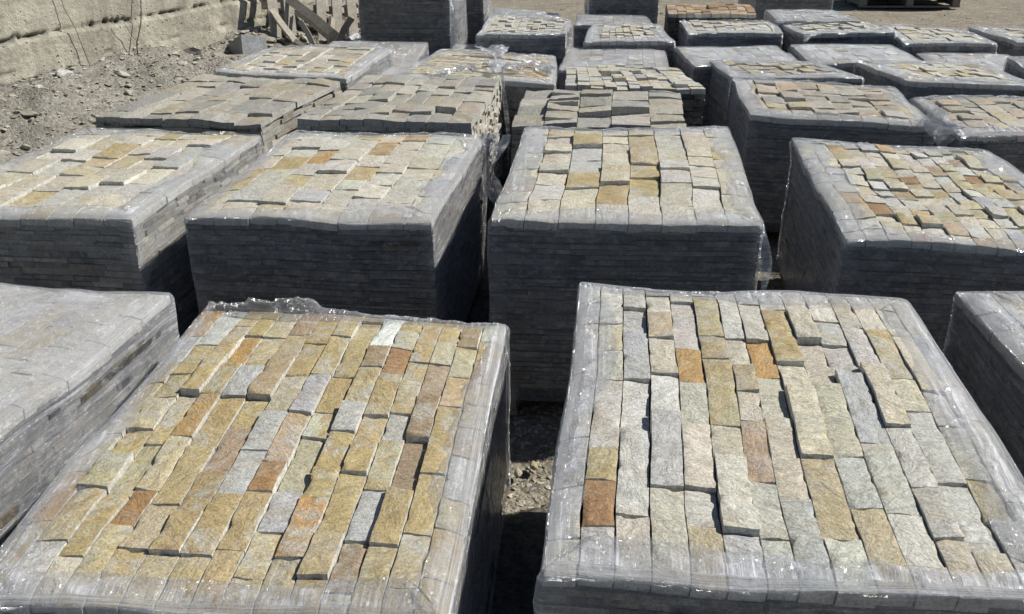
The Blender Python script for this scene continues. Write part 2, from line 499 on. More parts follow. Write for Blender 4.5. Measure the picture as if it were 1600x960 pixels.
def top_layout(ncol, W, L, lrange, seed):
    r = random.Random(seed)
    cuts = np.cumsum([0] + [1 + r.uniform(-.13, .13) for _ in range(ncol)]); cuts = cuts / cuts[-1]
    cells = []
    for c in range(ncol):
        t = [0.0]
        first = r.uniform(.45, 1.0)
        while t[-1] < L:
            step = r.uniform(*lrange) * (first if len(t) == 1 else 1)
            t.append(t[-1] + step)
        if L - t[-2] < lrange[0] * .45 and len(t) > 2: t.pop(-2)
        t[-1] = L
        for i in range(len(t) - 1):
            cells.append((cuts[c], cuts[c + 1], t[i] / L, t[i + 1] / L))
    return cells


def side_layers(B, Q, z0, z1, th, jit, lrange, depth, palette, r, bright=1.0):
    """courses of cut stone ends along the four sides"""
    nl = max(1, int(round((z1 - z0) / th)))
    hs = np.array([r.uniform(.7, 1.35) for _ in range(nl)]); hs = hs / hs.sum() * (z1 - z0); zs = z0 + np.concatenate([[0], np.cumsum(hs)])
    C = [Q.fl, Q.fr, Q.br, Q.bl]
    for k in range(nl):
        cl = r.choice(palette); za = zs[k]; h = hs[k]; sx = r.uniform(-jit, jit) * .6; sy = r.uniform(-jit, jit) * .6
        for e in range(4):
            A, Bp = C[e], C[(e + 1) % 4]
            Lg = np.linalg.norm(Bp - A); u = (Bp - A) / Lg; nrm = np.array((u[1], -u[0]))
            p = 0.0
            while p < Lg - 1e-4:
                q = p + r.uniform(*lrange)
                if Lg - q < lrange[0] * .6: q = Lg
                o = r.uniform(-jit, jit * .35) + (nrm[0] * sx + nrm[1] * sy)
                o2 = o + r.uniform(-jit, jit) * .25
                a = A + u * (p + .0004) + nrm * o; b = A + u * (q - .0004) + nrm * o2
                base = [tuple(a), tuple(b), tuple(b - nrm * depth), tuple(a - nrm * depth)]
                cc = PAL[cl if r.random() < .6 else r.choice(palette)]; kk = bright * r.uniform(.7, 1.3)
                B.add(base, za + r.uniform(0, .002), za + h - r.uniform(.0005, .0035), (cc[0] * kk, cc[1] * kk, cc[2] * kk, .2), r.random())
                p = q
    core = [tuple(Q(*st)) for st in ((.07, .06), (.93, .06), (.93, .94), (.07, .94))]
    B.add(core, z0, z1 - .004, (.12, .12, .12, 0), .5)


def wood_pallet(Q, parent, feet=True):
    B = Boxes()
    ux = (Q.fr - Q.fl) / np.linalg.norm(Q.fr - Q.fl)
    def strip(s0, s1, t0, t1, z0, z1):
        B.add([tuple(Q(s0, t0)), tuple(Q(s1, t0)), tuple(Q(s1, t1)), tuple(Q(s0, t1))], z0, z1, (.3, .3, .3, 0), rng.random())
    for i in range(7):
        t = .015 + i * (.97 - .085) / 6
        strip(.01, .99, t, t + .085, .108, .126)
    for s in (.015, .46, .905):
        strip(s, s + .08, .015, .985, .088, .107)
        for t in (.015, .45, .885):
            strip(s + .004, s + .076, t + .004, t + .096, .02, .087)
        strip(s, s + .08, .015, .985, .0, .019)
    return B.build('wooden_pallet', M_WOODG, parent)


def perimeter(Q, n, arc=5):
    """points round the footprint: corner-aware st, outward normal, arc length"""
    C = [(0, 0), (1, 0), (1, 1), (0, 1)]
    out = []
    for e in range(4):
        a, b = np.array(C[e], float), np.array(C[(e + 1) % 4], float)
        A, Bp = Q(*a), Q(*b); u = (Bp - A) / np.linalg.norm(Bp - A); nr = np.array((u[1], -u[0]))
        A2 = Q(*C[(e - 1) % 4]); u0 = (A - A2) / np.linalg.norm(A - A2); nr0 = np.array((u0[1], -u0[0]))
        for k in range(arc):
            w_ = (k + .5) / arc; v = nr0 * (1 - w_) + nr * w_; v /= np.linalg.norm(v)
            out.append((a[0], a[1], v[0], v[1], 1.0))
        m = max(4, int(n * np.linalg.norm(Bp - A) / (2 * (Q.W + Q.L))))
        for k in range(m):
            f = (k + .5) / m; p = a * (1 - f) + b * f
            cr = max(0, 1 - min(f, 1 - f) * np.linalg.norm(Bp - A) / .05)
            out.append((p[0], p[1], nr[0], nr[1], cr))
    return np.array(out)


def film(D, Q, parent, ztop, z0, rim, full, n, seed, crumple=0.0, milk=(.30, .55), bulge=None, rim_var=.5, slump=0.0):
    per = perimeter(Q, n)
    N = len(per)
    s, t, nx, ny, cr = per.T
    r = .006
    def base(d):
        ds = d / Q.W; dt = d / Q.L
        return Q(np.clip(s, ds, 1 - ds), np.clip(t, dt, 1 - dt))
    B0 = base(np.full(N, r))
    seg = np.linalg.norm(np.roll(B0, -1, 0) - B0, axis=1); U = np.concatenate([[0], np.cumsum(seg)[:-1]])
    nrm = np.stack([nx, ny], 1)
    rows = []; flow = []; mk = []; cov = []
    nside = 12 if n > 150 else 6
    # the sides
    for k in range(nside):
        z = z0 + (ztop - .012 - z0) * k / (nside - 1)
        o = .004 + .009 * fbm(U * 7 + seed, z * 26, seed, 3) + .006 * fbm(U * 30, z * 6 + seed, seed + 5, 2)
        o = np.maximum(o, .002) + cr * .004
        P = B0 + nrm * (r + o)[:, None]
        rows.append(np.concatenate([P, np.full((N, 1), z)], 1)); flow.append(np.stack([U, np.full(N, z), np.full(N, seed * .37)], 1))
        cov.append(np.zeros(N)); mk.append(milk[0] * .7 * (1 + .9 * cr) * (0.9 + .8 * vnoise(U * 2 + seed, z * 3, seed)))
    ttop = ztop + .003
    for q, (ro, zo) in enumerate(((.009, -.004), (.004, .001))):
        P = B0 + nrm * ro
        z = ttop + zo + .004 * fbm(U * 12, np.zeros(N) + q, seed + 2, 2)
        rows.append(np.concatenate([P, z[:, None]], 1)); flow.append(np.stack([U, np.full(N, ztop + .01 * q), np.full(N, seed * .37)], 1))
        cov.append(np.zeros(N)); mk.append(milk[1] * np.ones(N) * 1.1)
    wd = rim * (1 + rim_var * (fbm(U * 3.1, np.zeros(N) + 3.3, seed + 9, 4) * 2.2)) * np.where(True, 1, 1)
    wd = np.clip(wd, .02, min(Q.W, Q.L) * .42)
    big = min(Q.W, Q.L) * .5
    nr_ = (26 if n > 150 else 12) if full else (9 if n > 150 else 5)
    for q in range(nr_):
        f = (q + 1) / nr_
        if full: d = np.full(N, .012 + f * (big - .014))
        else: d = .012 + f * wd
        P = base(d)
        z = ttop + .010 * fbm(P[:, 0] * 16 + seed, P[:, 1] * 16, seed + 4, 3) + .004 * fbm(P[:, 0] * 60, P[:, 1] * 60 + seed, seed + 6, 2)
        if not full:
            z = z + (.005 * vnoise(U * 9, np.zeros(N), seed + 3) + .010 * np.clip(.12 - np.abs(fbm(U * 11 + f * .8, P[:, 0] * 3, seed + 14, 3)), 0, 1) / .12) * f * (1 - f) * 4 - .004 * f
        if crumple:
            rdg = np.abs(fbm(P[:, 0] * 9 + seed, P[:, 1] * 9, seed + 12, 4))
            side_ = np.clip((Q.W * 0 + (P - Q(.42, .5)) @ (Q(1, .5) - Q(0, .5)) / Q.W) / .15, 0, 1)
            z = z + side_ * crumple * (0.75 - 2.6 * rdg) * min(1, d.max() / .06)
            P = P + (side_ * crumple * .5 * fbm(P[:, 0] * 20, P[:, 1] * 20, seed + 33, 2))[:, None]
        bfac = np.zeros(N)
        if bulge:
            for (bs, bt, bw, bh) in bulge:
                ps = base(np.full(N, r)); c = Q(bs, bt)
                dd = np.linalg.norm(ps - c, axis=1)
                z = z + bh * np.exp(-(dd / bw) ** 2) * math.sin(math.pi * min(1, f * .9 + .1)) * (.45 + 2.4 * np.abs(fbm(U * 16, U * 0 + q * .35, seed + 8, 4)))
                bfac = np.maximum(bfac, np.exp(-(dd / bw) ** 2))
        cov.append(np.full(N, float(full))); rows.append(np.concatenate([P, z[:, None]], 1)); flow.append(np.stack([P[:, 0], P[:, 1], np.full(N, seed * .37)], 1) if full else np.stack([P[:, 1], P[:, 0], np.full(N, seed * .37)], 1))
        fade = (milk[1] * (1.2 - .95 * f)) if not full else milk[1] * .8
        mk.append(fade * (1 - .55 * bfac) * (0.8 + .5 * vnoise(P[:, 0] * 9, P[:, 1] * 9, seed + 7)))
    V = np.concatenate(rows); M_ = len(rows)
    if full:      # on a full cover the flow runs in plan coordinates, away from the rim
        F2 = np.concatenate(flow)
    idx = np.arange(M_ * N).reshape(M_, N); nxt = np.roll(idx, -1, 1)
    F = np.stack([idx[:-1], nxt[:-1], nxt[1:], idx[1:]], -1).reshape(-1, 4)
    V = D(V)
    return link('stretch_film', V, F, M_FILM, parent, smooth=True,
                extra={'flow': ('FLOAT_VECTOR', np.concatenate(flow)), 'milk': ('FLOAT', np.clip(np.concatenate(mk), 0, 1)), 'cover': ('FLOAT', np.concatenate(cov))})


def film_tail(parent, p0, p1, width, seed, amp=.03, milk=.7, n=16, m=5):
    """a torn, crumpled strip of film hanging loose"""
    r = random.Random(seed)
    p0, p1 = np.array(p0, float), np.array(p1, float)
    ax = p1 - p0; L = np.linalg.norm(ax)
    sidev = np.cross(ax / L, (0.2, 0.9, 0.3) if abs(ax[2]) > .5 * L else (0, 0, 1.0)); sidev /= np.linalg.norm(sidev); outv = np.cross(ax / L, sidev)
    V = []; fl = []; mk = []
    for i in range(n):
        f = i / (n - 1)
        wd = width * (1 - .75 * f ** 1.5) * (1 + .5 * math.sin(7 * f + seed))
        c = p0 + ax * f + sidev * amp * math.sin(5 * f + seed) + outv * amp * math.cos(4 * f + seed * 2)
        for j in range(m):
            g_ = j / (m - 1) - .5
            V.append(c + sidev * wd * g_ + outv * (r.uniform(-1, 1) * amp * .45 + amp * .5 * math.sin(g_ * 9 + f * 6)))
            fl.append((g_ * width, f * L, seed)); mk.append(milk * r.uniform(.5, 1.2))
    F = [(i * m + j, i * m + j + 1, (i + 1) * m + j + 1, (i + 1) * m + j) for i in range(n - 1) for j in range(m - 1)]
    return link('loose_film', V, F, M_FILM, parent, smooth=True, extra={'flow': ('FLOAT_VECTOR', fl), 'milk': ('FLOAT', mk)})


def build_stack(key, label, ncol, lrange, mixn, cat='stone pallet', step=.008, near=1, rim=.09, full=False, wrap=True, rough=.004, parts=True,
                th=.017, jit=.006, side=('darkshade', 'dgrey', 'darkshade'), sbright=1.0, group='pallets of stone in rows', milk=(.28, .5),
                crumple=0., bulge=None, nfilm=None, tiltamt=.004, edge_strips=False, name='stone_pallet', slen=(.09, .3), rim_var=.5, ztilt=None, coloff=.5, sagamp=None, cut=(.66, .645, .59)):
    ztop, quad, acc = STACK_SHAPES[key]
    q = np.array(quad)
    c = q.mean(0)
    yaw = math.atan2(q[2][1] - q[3][1], q[2][0] - q[3][0])
    cs, sn = math.cos(-yaw), math.sin(-yaw)
    loc = lambda p: ((p[0] - c[0]) * cs - (p[1] - c[1]) * sn, (p[0] - c[0]) * sn + (p[1] - c[1]) * cs)
    Q = Quad(*[loc(p) for p in q])
    seed = sum(ord(ch) * (i + 3) for i, ch in enumerate(key)) % 97 + 1
    r = random.Random(seed)
    root = empty(name, (c[0], c[1], 0), yaw, label, cat, group)
    wood_pallet(Q, root)
    zl = ztop - .022
    amp = sagamp if sagamp is not None else (r.uniform(.024, .04) if near else r.uniform(.014, .026))
    drop_ = (r.uniform(.007, .013) if near else .006) if wrap else .004
    bul = r.uniform(.018, .034)
    def D(V):
        V = np.array(V, float)
        ss = V[:, 0] / Q.W + .5; tt = V[:, 1] / Q.L + .5
        ed = np.clip(np.minimum(np.minimum(ss, 1 - ss) * Q.W, np.minimum(tt, 1 - tt) * Q.L), 0, 1)
        k = np.clip(V[:, 2] / ztop, 0, 1.2)
        V[:, 2] += k ** 3 * (amp * fbm(ss * 2.3 + seed, tt * 2.3 - seed, seed, 3) - drop_ * (.6 + 1.4 * vnoise(ss * 3 + seed, tt * 3, seed + 70)) * np.exp(-ed / .045))
        V[:, 0] += k * bul * fbm(V[:, 1] * 2.5 + seed, V[:, 2] * 5, seed + 50, 3)
        V[:, 1] += k * bul * fbm(V[:, 0] * 2.5 - seed, V[:, 2] * 5, seed + 60, 3)
        return V
    B = Boxes()
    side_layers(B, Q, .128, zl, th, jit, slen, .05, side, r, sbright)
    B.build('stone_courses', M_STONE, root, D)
    if edge_strips:
        cells = [(b[2], b[3], b[0], b[1]) for b in top_layout(ncol, Q.L, Q.W, lrange, seed)]
    else:
        cells = top_layout(ncol, Q.W, Q.L, lrange, seed)
    accs = [(Q.inv(loc(a[:2])), a[2]) for a in acc]
    cells.sort(key=lambda k_: k_[2])
    merged = []
    for i, (s0, s1, t0, t1) in enumerate(cells):
        nm = pick(mixn); lab = None; boost = 0
        for (as_, at_), an in accs:
            if s0 <= as_ < s1 and t0 <= at_ < t1: nm = an; lab = ACC_LABEL[an]
        cm = ((s0 + s1) / 2, (t0 + t1) / 2)
        ed = min(cm[0] * Q.W, (1 - cm[0]) * Q.W, cm[1] * Q.L, (1 - cm[1]) * Q.L)
        k = min(1, max(0.05 if wrap else .6, (ed - rim * .75) / .05))
        if wrap and (s0 < .001 or s1 > .999 or t0 < .001 or t1 > .999): k = .05
        u = r.random()
        dz = (r.uniform(-.45, .45) if u < .72 else r.uniform(.8, 1.5) * r.choice((1, 1, -1))) * step * k + random.Random(int(s0 * 1e4) + seed).uniform(-coloff, coloff) * step * k
        if wrap: dz = min(dz, .0005 + step * 1.5 * k)
        tl = (r.uniform(-1, 1) * tiltamt * k, r.uniform(-1, 1) * tiltamt * k)
        wd = (s1 - s0) * Q.W; lg = (t1 - t0) * Q.L
        cell = {2: .008, 1: .016, 0: .045}[near]
        if s0 < .001: s0 += r.uniform(-.003, .005) / Q.W
        if s1 > .999: s1 -= r.uniform(-.003, .005) / Q.W
        if t0 < .001: t0 += r.uniform(-.003, .006) / Q.L
        if t1 > .999: t1 -= r.uniform(-.003, .006) / Q.L
        nx = max(2 if near else 1, int(round(wd / cell))); ny = max(2 if near else 1, int(round(lg / cell)))
        V, F, sm = stone_grid(Q, s0, s1, t0, t1, ztop + dz, zl - .006, nx, ny, rough if near else rough * .4, r.uniform(0, 60), tl,
                              gap=.0007 if near else .0015, wob=.0022 if near else .001)
        cutk = r.uniform(.82, 1.05); tc = vary(nm); stn = STAIN[nm] * r.uniform(.3, 1.2)
        T = np.tile(np.array([*tc, min(1, stn)]), (len(V), 1)); T[(nx + 1) * (ny + 1):] = (*[c_ * cutk for c_ in cut], .12); V = D(V); Sd = np.full(len(V), r.random())
        if parts and len([1 for _ in range(0)]) == 0 and i < 99:
            o = link('top_stone', V, F, M_STONE, root, T, Sd, sm)
            if lab: o['label'] = lab
        else:
            merged.append((V, F, sm, T, Sd))
    if merged:
        off = 0; Fs = []
        for V, F, *_ in merged: Fs.append(F + off); off += len(V)
        o = link('top_stones', np.concatenate([m_[0] for m_ in merged]), np.concatenate(Fs), M_STONE, root,
                 np.concatenate([m_[3] for m_ in merged]), np.concatenate([m_[4] for m_ in merged]), np.concatenate([m_[2] for m_ in merged]))
        if parts or len(merged) > 100: o['kind'] = 'stuff'
    if wrap:
        film(D, Q, root, ztop + .003, .07, rim, full, nfilm or (560 if near == 2 else 240 if near == 1 else 110), seed, crumple, milk, bulge, rim_var)
    return root, Q, loc

# footprint corners (back left, back right, front right, front left), top height, marked stones
STACK_SHAPES = {
 'A': (0.594, [(-0.825, 2.259), (-0.015, 2.202), (-0.104, 1.11), (-0.911, 1.172)], [(-0.717, 1.357, 'rust'), (-0.666, 2.08, 'orange'), (-0.633, 2.045, 'orange'), (-0.249, 1.926, 'rust'), (-0.167, 1.724, 'brown'), (-0.79, 2.147, 'orange'), (-0.393, 1.975, 'gold'), (-0.494, 1.944, 'gold'), (-0.421, 1.754, 'gold'), (-0.211, 1.613, 'brown'), (-0.583, 1.558, 'brown'), (-0.449, 1.503, 'rust'), (-0.3, 1.242, 'brown'), (-0.394, 1.204, 'gold'), (-0.294, 1.545, 'gold'), (-0.17, 1.428, 'gold'), (-0.672, 1.703, 'orange'), (-0.299, 2.024, 'white'), (-0.407, 1.421, 'grey'), (-0.261, 1.439, 'grey'), (-0.758, 1.214, 'cream'), (-0.595, 1.205, 'ochre'), (-0.181, 2.147, 'gold'), (-0.457, 1.204, 'ochre'), (-0.469, 1.852, 'grey'), (-0.51, 1.715, 'grey'), (-0.6, 1.797, 'grey')]),
 'B': (0.691, [(0.178, 2.22), (0.982, 2.09), (0.85, 1.028), (0.043, 1.127)], [(0.394, 1.722, 'orange'), (0.544, 1.721, 'orange'), (0.468, 1.497, 'rose'), (0.422, 1.609, 'ochre'), (0.548, 1.248, 'rose'), (0.145, 1.36, 'ochre'), (0.132, 1.313, 'rust'), (0.332, 1.978, 'ochre'), (0.615, 1.798, 'ochre'), (0.622, 1.875, 'ochre'), (0.796, 1.796, 'gold'), (0.807, 1.696, 'ochre'), (0.575, 1.136, 'ochre'), (0.501, 1.199, 'ochre'), (0.798, 1.263, 'ochre')]),
 'C': (0.663, [(-0.933, 3.896), (-0.114, 3.836), (-0.248, 2.762), (-1.054, 2.854)], [(-0.68, 3.427, 'orange'), (-0.374, 3.718, 'orange'), (-0.482, 3.53, 'orange'), (-0.503, 3.315, 'gold'), (-0.881, 3.322, 'gold'), (-0.799, 2.92, 'ochre'), (-0.59, 3.773, 'ochre')]),
 'D': (0.704, [(0.059, 3.787), (0.884, 3.748), (0.747, 2.62), (-0.064, 2.662)], [(0.288, 3.628, 'gold'), (0.228, 3.015, 'ochre'), (0.45, 3.184, 'gold'), (0.413, 2.942, 'gold'), (0.469, 3.391, 'ochre'), (0.296, 2.813, 'gold'), (0.041, 3.019, 'rose'), (0.535, 3.623, 'ochre'), (0.741, 3.317, 'ochre')]),
 'E': (0.651, [(-1.87, 4.029), (-1.066, 3.913), (-1.227, 2.835), (-2.03, 2.956)], [(-1.565, 3.593, 'gold'), (-1.453, 3.528, 'ochre'), (-1.255, 3.832, 'ochre'), (-1.646, 3.107, 'ochre')]),
 'F': (0.622, [(1.197, 3.871), (1.955, 3.686), (1.829, 2.589), (1.029, 2.693)], [(1.341, 3.688, 'orange'), (1.521, 3.684, 'orange'), (1.484, 3.294, 'rust'), (1.724, 3.329, 'rust'), (1.219, 3.008, 'rust'), (1.198, 3.042, 'orange'), (1.266, 2.847, 'gold'), (1.447, 2.698, 'orange'), (1.492, 3.143, 'gold'), (1.248, 3.221, 'ochre')]),
 'L': (0.64, [(1.194, 5.103), (1.99, 4.88), (1.889, 4.085), (1.104, 4.272)], [(1.901, 4.357, 'ochre'), (1.629, 4.311, 'rose'), (1.473, 4.877, 'rose')]),
 'I': (0.65, [(-1.688, 5.2), (-0.898, 4.971), (-1.116, 4.133), (-1.911, 4.248)], []),
 'J': (0.66, [(-0.782, 5.088), (-0.045, 5.034), (-0.172, 4.025), (-0.946, 4.065)], []),
 'K': (0.68, [(0.069, 4.642), (0.829, 4.593), (0.752, 3.912), (0.004, 3.929)], []),
 'O': (0.66, [(0.315, 5.352), (0.915, 5.316), (0.98, 4.715), (0.266, 4.764)], []),
 'N': (0.66, [(-1.525, 6.102), (-0.743, 5.958), (-0.881, 5.056), (-1.639, 5.219)], []),
 'S': (0.55, [(-1.294, 6.962), (-0.592, 6.799), (-0.63, 5.571), (-1.34, 5.666)], []),
 'P': (0.64, [(-0.441, 6.092), (0.272, 5.751), (0.237, 4.974), (-0.633, 5.169)], []),
 'P2': (0.52, [(-0.405, 6.95), (0.289, 6.819), (0.258, 5.94), (-0.444, 6.066)], []),
 'Q': (0.6, [(0.376, 6.283), (1.006, 6.263), (0.934, 5.579), (0.281, 5.597)], []),
 'T': (0.66, [(0.585, 6.912), (1.074, 6.895), (1.063, 6.193), (0.475, 6.212)], []),
 'T2': (0.6, [(0.546, 7.9), (1.098, 7.804), (1.077, 7.282), (0.487, 7.303)], []),
 'U': (0.66, [(-0.156, 7.474), (0.45, 7.109), (0.375, 6.508), (-0.228, 6.473)], []),
 'AA': (0.65, [(1.251, 7.184), (1.926, 7.159), (1.875, 6.608), (1.216, 6.573)], []),
 'EE': (0.65, [(1.956, 7.092), (2.571, 7.07), (2.645, 6.581), (1.987, 6.492)], []),
 'FF': (0.62, [(2.733, 7.115), (3.208, 6.851), (3.219, 6.297), (2.614, 6.317)], []),
 'GG': (0.62, [(3.302, 6.938), (3.897, 6.857), (3.98, 6.298), (3.356, 6.318)], []),
 'HH': (0.62, [(1.069, 6.19), (1.729, 6.169), (1.734, 5.61), (1.082, 5.567)], []),
 'II': (0.62, [(1.823, 6.241), (2.473, 6.245), (2.466, 5.589), (1.783, 5.608)], []),
 'JJ': (0.55, [(2.711, 6.434), (3.262, 6.223), (3.246, 5.601), (2.609, 5.718)], []),
 'KK': (0.66, [(1.99, 5.462), (2.657, 5.363), (2.699, 4.733), (2.056, 4.877)], []),
 'L1': (0.63, [(1.18, 5.632), (1.784, 5.615), (1.923, 5.116), (1.206, 5.153)], [(1.543, 5.46, 'brown'), (1.508, 5.327, 'brown'), (1.73, 5.283, 'brown'), (1.618, 5.268, 'ochre')]),
 'MM': (0.62, [(2.024, 4.71), (2.714, 4.693), (2.631, 3.956), (1.946, 3.971)], []),
 'U2': (0.58, [(-0.125, 8.44), (0.4, 8.134), (0.408, 7.651), (-0.188, 8.002)], []),
 'Y': (0.7, [(1.238, 7.749), (1.887, 7.642), (1.823, 7.165), (1.157, 7.122)], []),
 'Z': (0.62, [(1.369, 7.83), (1.898, 7.809), (1.871, 7.412), (1.273, 7.366)], []),
 'CC': (0.68, [(1.987, 7.53), (2.47, 7.436), (2.519, 6.92), (1.919, 6.942)], []),
 'LL': (0.64, [(2.967, 5.671), (3.324, 5.576), (3.253, 5.013), (2.857, 5.093)], []),
 'G': (0.6, [(-1.73, 2.496), (-0.936, 2.335), (-1.153, 1.267), (-1.946, 1.428)], []),
 'H': (0.6, [(1.249, 2.372), (2.054, 2.283), (1.934, 1.2), (1.129, 1.289)], []),
 'V': (0.86, [(-1.042, 8.064), (-0.365, 7.996), (-0.45, 7.15), (-1.127, 7.218)], []),
 'V2': (0.8, [(-0.776, 9.085), (-0.177, 9.049), (-0.225, 8.25), (-0.824, 8.286)], []),
 'W': (0.95, [(0.674, 8.761), (1.244, 8.75), (1.23, 8.05), (0.66, 8.061)], []),
 'DD': (0.98, [(2.244, 9.57), (2.924, 9.55), (2.9, 8.75), (2.22, 8.77)], []),
}

# ---------------------------------------------------------------- ground
WA = np.array((-3.167, 5.831)); WU = np.array((0.477, 0.879)); WN = np.array((0.879, -0.477))


def ground_h(x, y):
    x = np.asarray(x, float); y = np.asarray(y, float)
    dw = (x - WA[0]) * WN[0] + (y - WA[1]) * WN[1]
    lw = (x - WA[0]) * WU[0] + (y - WA[1]) * WU[1]
    f = np.clip(1 - dw / (1.35 + .25 * fbm(lw * 1.1, lw * 0, 3, 2)), 0, 1.0); f = f * f * (3 - 2 * f)
    fade = np.clip((6.0 - lw) / 2.0, 0, 1)
    rise = .50 * f * (1 + .35 * fbm(x * 1.3, y * 1.3, 40, 3)) * fade
    lump = (.20 * fbm(x * 2.6, y * 2.6, 41, 4) + .09 * fbm(x * 9, y * 9, 45, 4)) * np.clip(f * 3, 0, 1) * fade
    yard = -.012 + .022 * np.minimum(fbm(x * 3, y * 3, 50, 4), .4)
    far = .05 * fbm(x * .4, y * .4, 60, 3) * np.clip((y - 9) / 4, 0, 1)
    return yard + rise + lump + far


gx = np.concatenate([[-200, -90, -40, -18, -10, -7], np.arange(-5.5, 6.5, .045), [8, 10, 14, 20, 40, 90, 200]])
gy = np.concatenate([[-200, -60, -15, -4, -1], np.arange(.2, 13.5, .045), [14, 15, 17, 20, 26, 40, 90, 200, 400]])
X, Y = np.meshgrid(gx, gy, indexing='ij')
Zg = ground_h(X, Y)
idx = np.arange(X.size).reshape(X.shape)
F = np.stack([idx[:-1, :-1], idx[1:, :-1], idx[1:, 1:], idx[:-1, 1:]], -1).reshape(-1, 4)
tag(link('ground', np.stack([X, Y, Zg], -1).reshape(-1, 3), F, M_GROUND, smooth=True), 'greyish brown gravelly earth of the stone yard', kind='structure')

# ---------------------------------------------------------------- concrete wall
def build_wall():
    wx = np.concatenate([np.arange(-7.0, -1.0, .08), np.arange(-1.0, 3.25, .0125)])
    wz = np.concatenate([np.arange(-.1, .36, .06), np.arange(.36, 1.25, .0125), np.arange(1.25, 2.9, .08)])
    Xw, Zw = np.meshgrid(wx, wz, indexing='ij')
    seam = .715 + .014 * np.maximum(Xw, 0) + .03 * fbm(Xw * 4, Xw * 0, 71, 5)
    face = .016 * fbm(Xw * 1.3, Zw * 1.3, 70, 3) + .008 * fbm(Xw * 10, Zw * 8, 72, 3) + .006 * fbm(Xw * 40, Zw * 40, 74, 2)
    rag = np.clip(.45 + 3.6 * fbm(Xw * 11, Zw * 5, 73, 4), 0, 1.5)
    drop = np.exp(-((Zw - seam) / .013) ** 2) * rag
    pick_ = np.clip(fbm(Xw * 42, Zw * 16, 77, 2) * 8 - .9, 0, 1) * np.exp(-((Zw - seam - .008) / .022) ** 2)
    seam2 = .52 + .03 * fbm(Xw * 3, Xw * 0, 75, 4) + .03 * np.maximum(Xw, 0)
    drop2 = np.exp(-((Zw - seam2) / .010) ** 2) * np.clip(fbm(Xw * 5, Zw * 2, 76, 4) * 6 + .2, 0, 1)
    low = np.clip((seam - Zw) / .02, 0, 1)
    spall = np.clip(fbm(Xw * 3.1, Zw * 3.1, 83, 4) * 8 - 1.2, 0, 1)
    face = face - .035 * drop - .028 * pick_ - .022 * drop2 + .018 * low - .012 * spall
    tr = 1 - .7 * np.clip(drop * .8 + pick_ + drop2 * .6, 0, 1)          # darker along the joints and in their pits
    dirt = np.clip(fbm(Xw * 2.2, Zw * 6, 85, 4) * 3 + .25, 0, 1) * low * .25
    tr = tr * (1 - dirt)
    endx = 3.05 + .35 * fbm(Zw[0:1] * 4 + 0 * Xw, Zw * 0, 79, 4)
    Xe = np.where(Xw > 2.7, 2.7 + (Xw - 2.7) * (endx - 2.7) / .52, Xw)
    nxw, nzw = Xw.shape
    n = nxw * nzw
    front = np.stack([Xe, -face, Zw], -1).reshape(-1, 3)
    back = np.stack([Xe, np.full_like(Xe, .35), Zw], -1).reshape(-1, 3)
    id_ = np.arange(n).reshape(nxw, nzw)
    f1 = np.stack([id_[:-1, :-1], id_[1:, :-1], id_[1:, 1:], id_[:-1, 1:]], -1).reshape(-1, 4)
    f2 = f1[:, ::-1] + n
    loop = np.concatenate([id_[:, 0], id_[-1, 1:], id_[-2::-1, -1], id_[0, -2:0:-1]])
    l2 = np.roll(loop, -1)
    f3 = np.stack([loop, loop + n, l2 + n, l2], 1)
    tt = np.stack([tr, tr * .97, tr * .92, np.ones_like(tr)], -1).reshape(-1, 4)
    o = link('concrete_wall', np.concatenate([front, back]), np.concatenate([f1, f2, f3]), M_CONC, tint=np.concatenate([tt, tt]), smooth=True)
    o.location = (WA[0], WA[1], 0); o.rotation_euler = (0, 0, math.atan2(WU[1], WU[0]))
    tag(o, 'rough stained yellowish grey concrete wall behind the rubble bank', 'wall')


build_wall()


# ---------------------------------------------------------------- rocks
def rock_arrays(r, size, flat=.45, res=2):
    import bmesh
    bm = bmesh.new()
    bmesh.ops.create_icosphere(bm, subdivisions=res, radius=1)
    V = np.array([v.co[:] for v in bm.verts]); Fc = np.array([[v.index for v in f.verts] for f in bm.faces]); bm.free()
    sx, sy = size * r.uniform(.8, 1.25), size * r.uniform(.5, .9)
    s = r.uniform(0, 90)
    # cut by random planes for flat broken faces
    for _ in range(7):
        n = np.array([r.gauss(0, 1), r.gauss(0, 1), r.gauss(0, .8)]); n /= np.linalg.norm(n)
        d = r.uniform(.45, .8); k = V @ n
        V = V - np.clip(k - d, 0, None)[:, None] * n
    V = V * (1 + .25 * fbm(V[:, 0] * 2 + s, V[:, 1] * 2 + V[:, 2] * 2, 3, 3))[:, None]
    V = V * np.array([sx, sy, size * flat])
    a = r.uniform(0, 6.28); ti = r.uniform(-.75, .75)
    ca, sa = math.cos(a), math.sin(a)
    V = V @ np.array([[1, 0, 0], [0, math.cos(ti), math.sin(ti)], [0, -math.sin(ti), math.cos(ti)]])
    V = V @ np.array([[ca, sa, 0], [-sa, ca, 0], [0, 0, 1]])
    return V, Fc


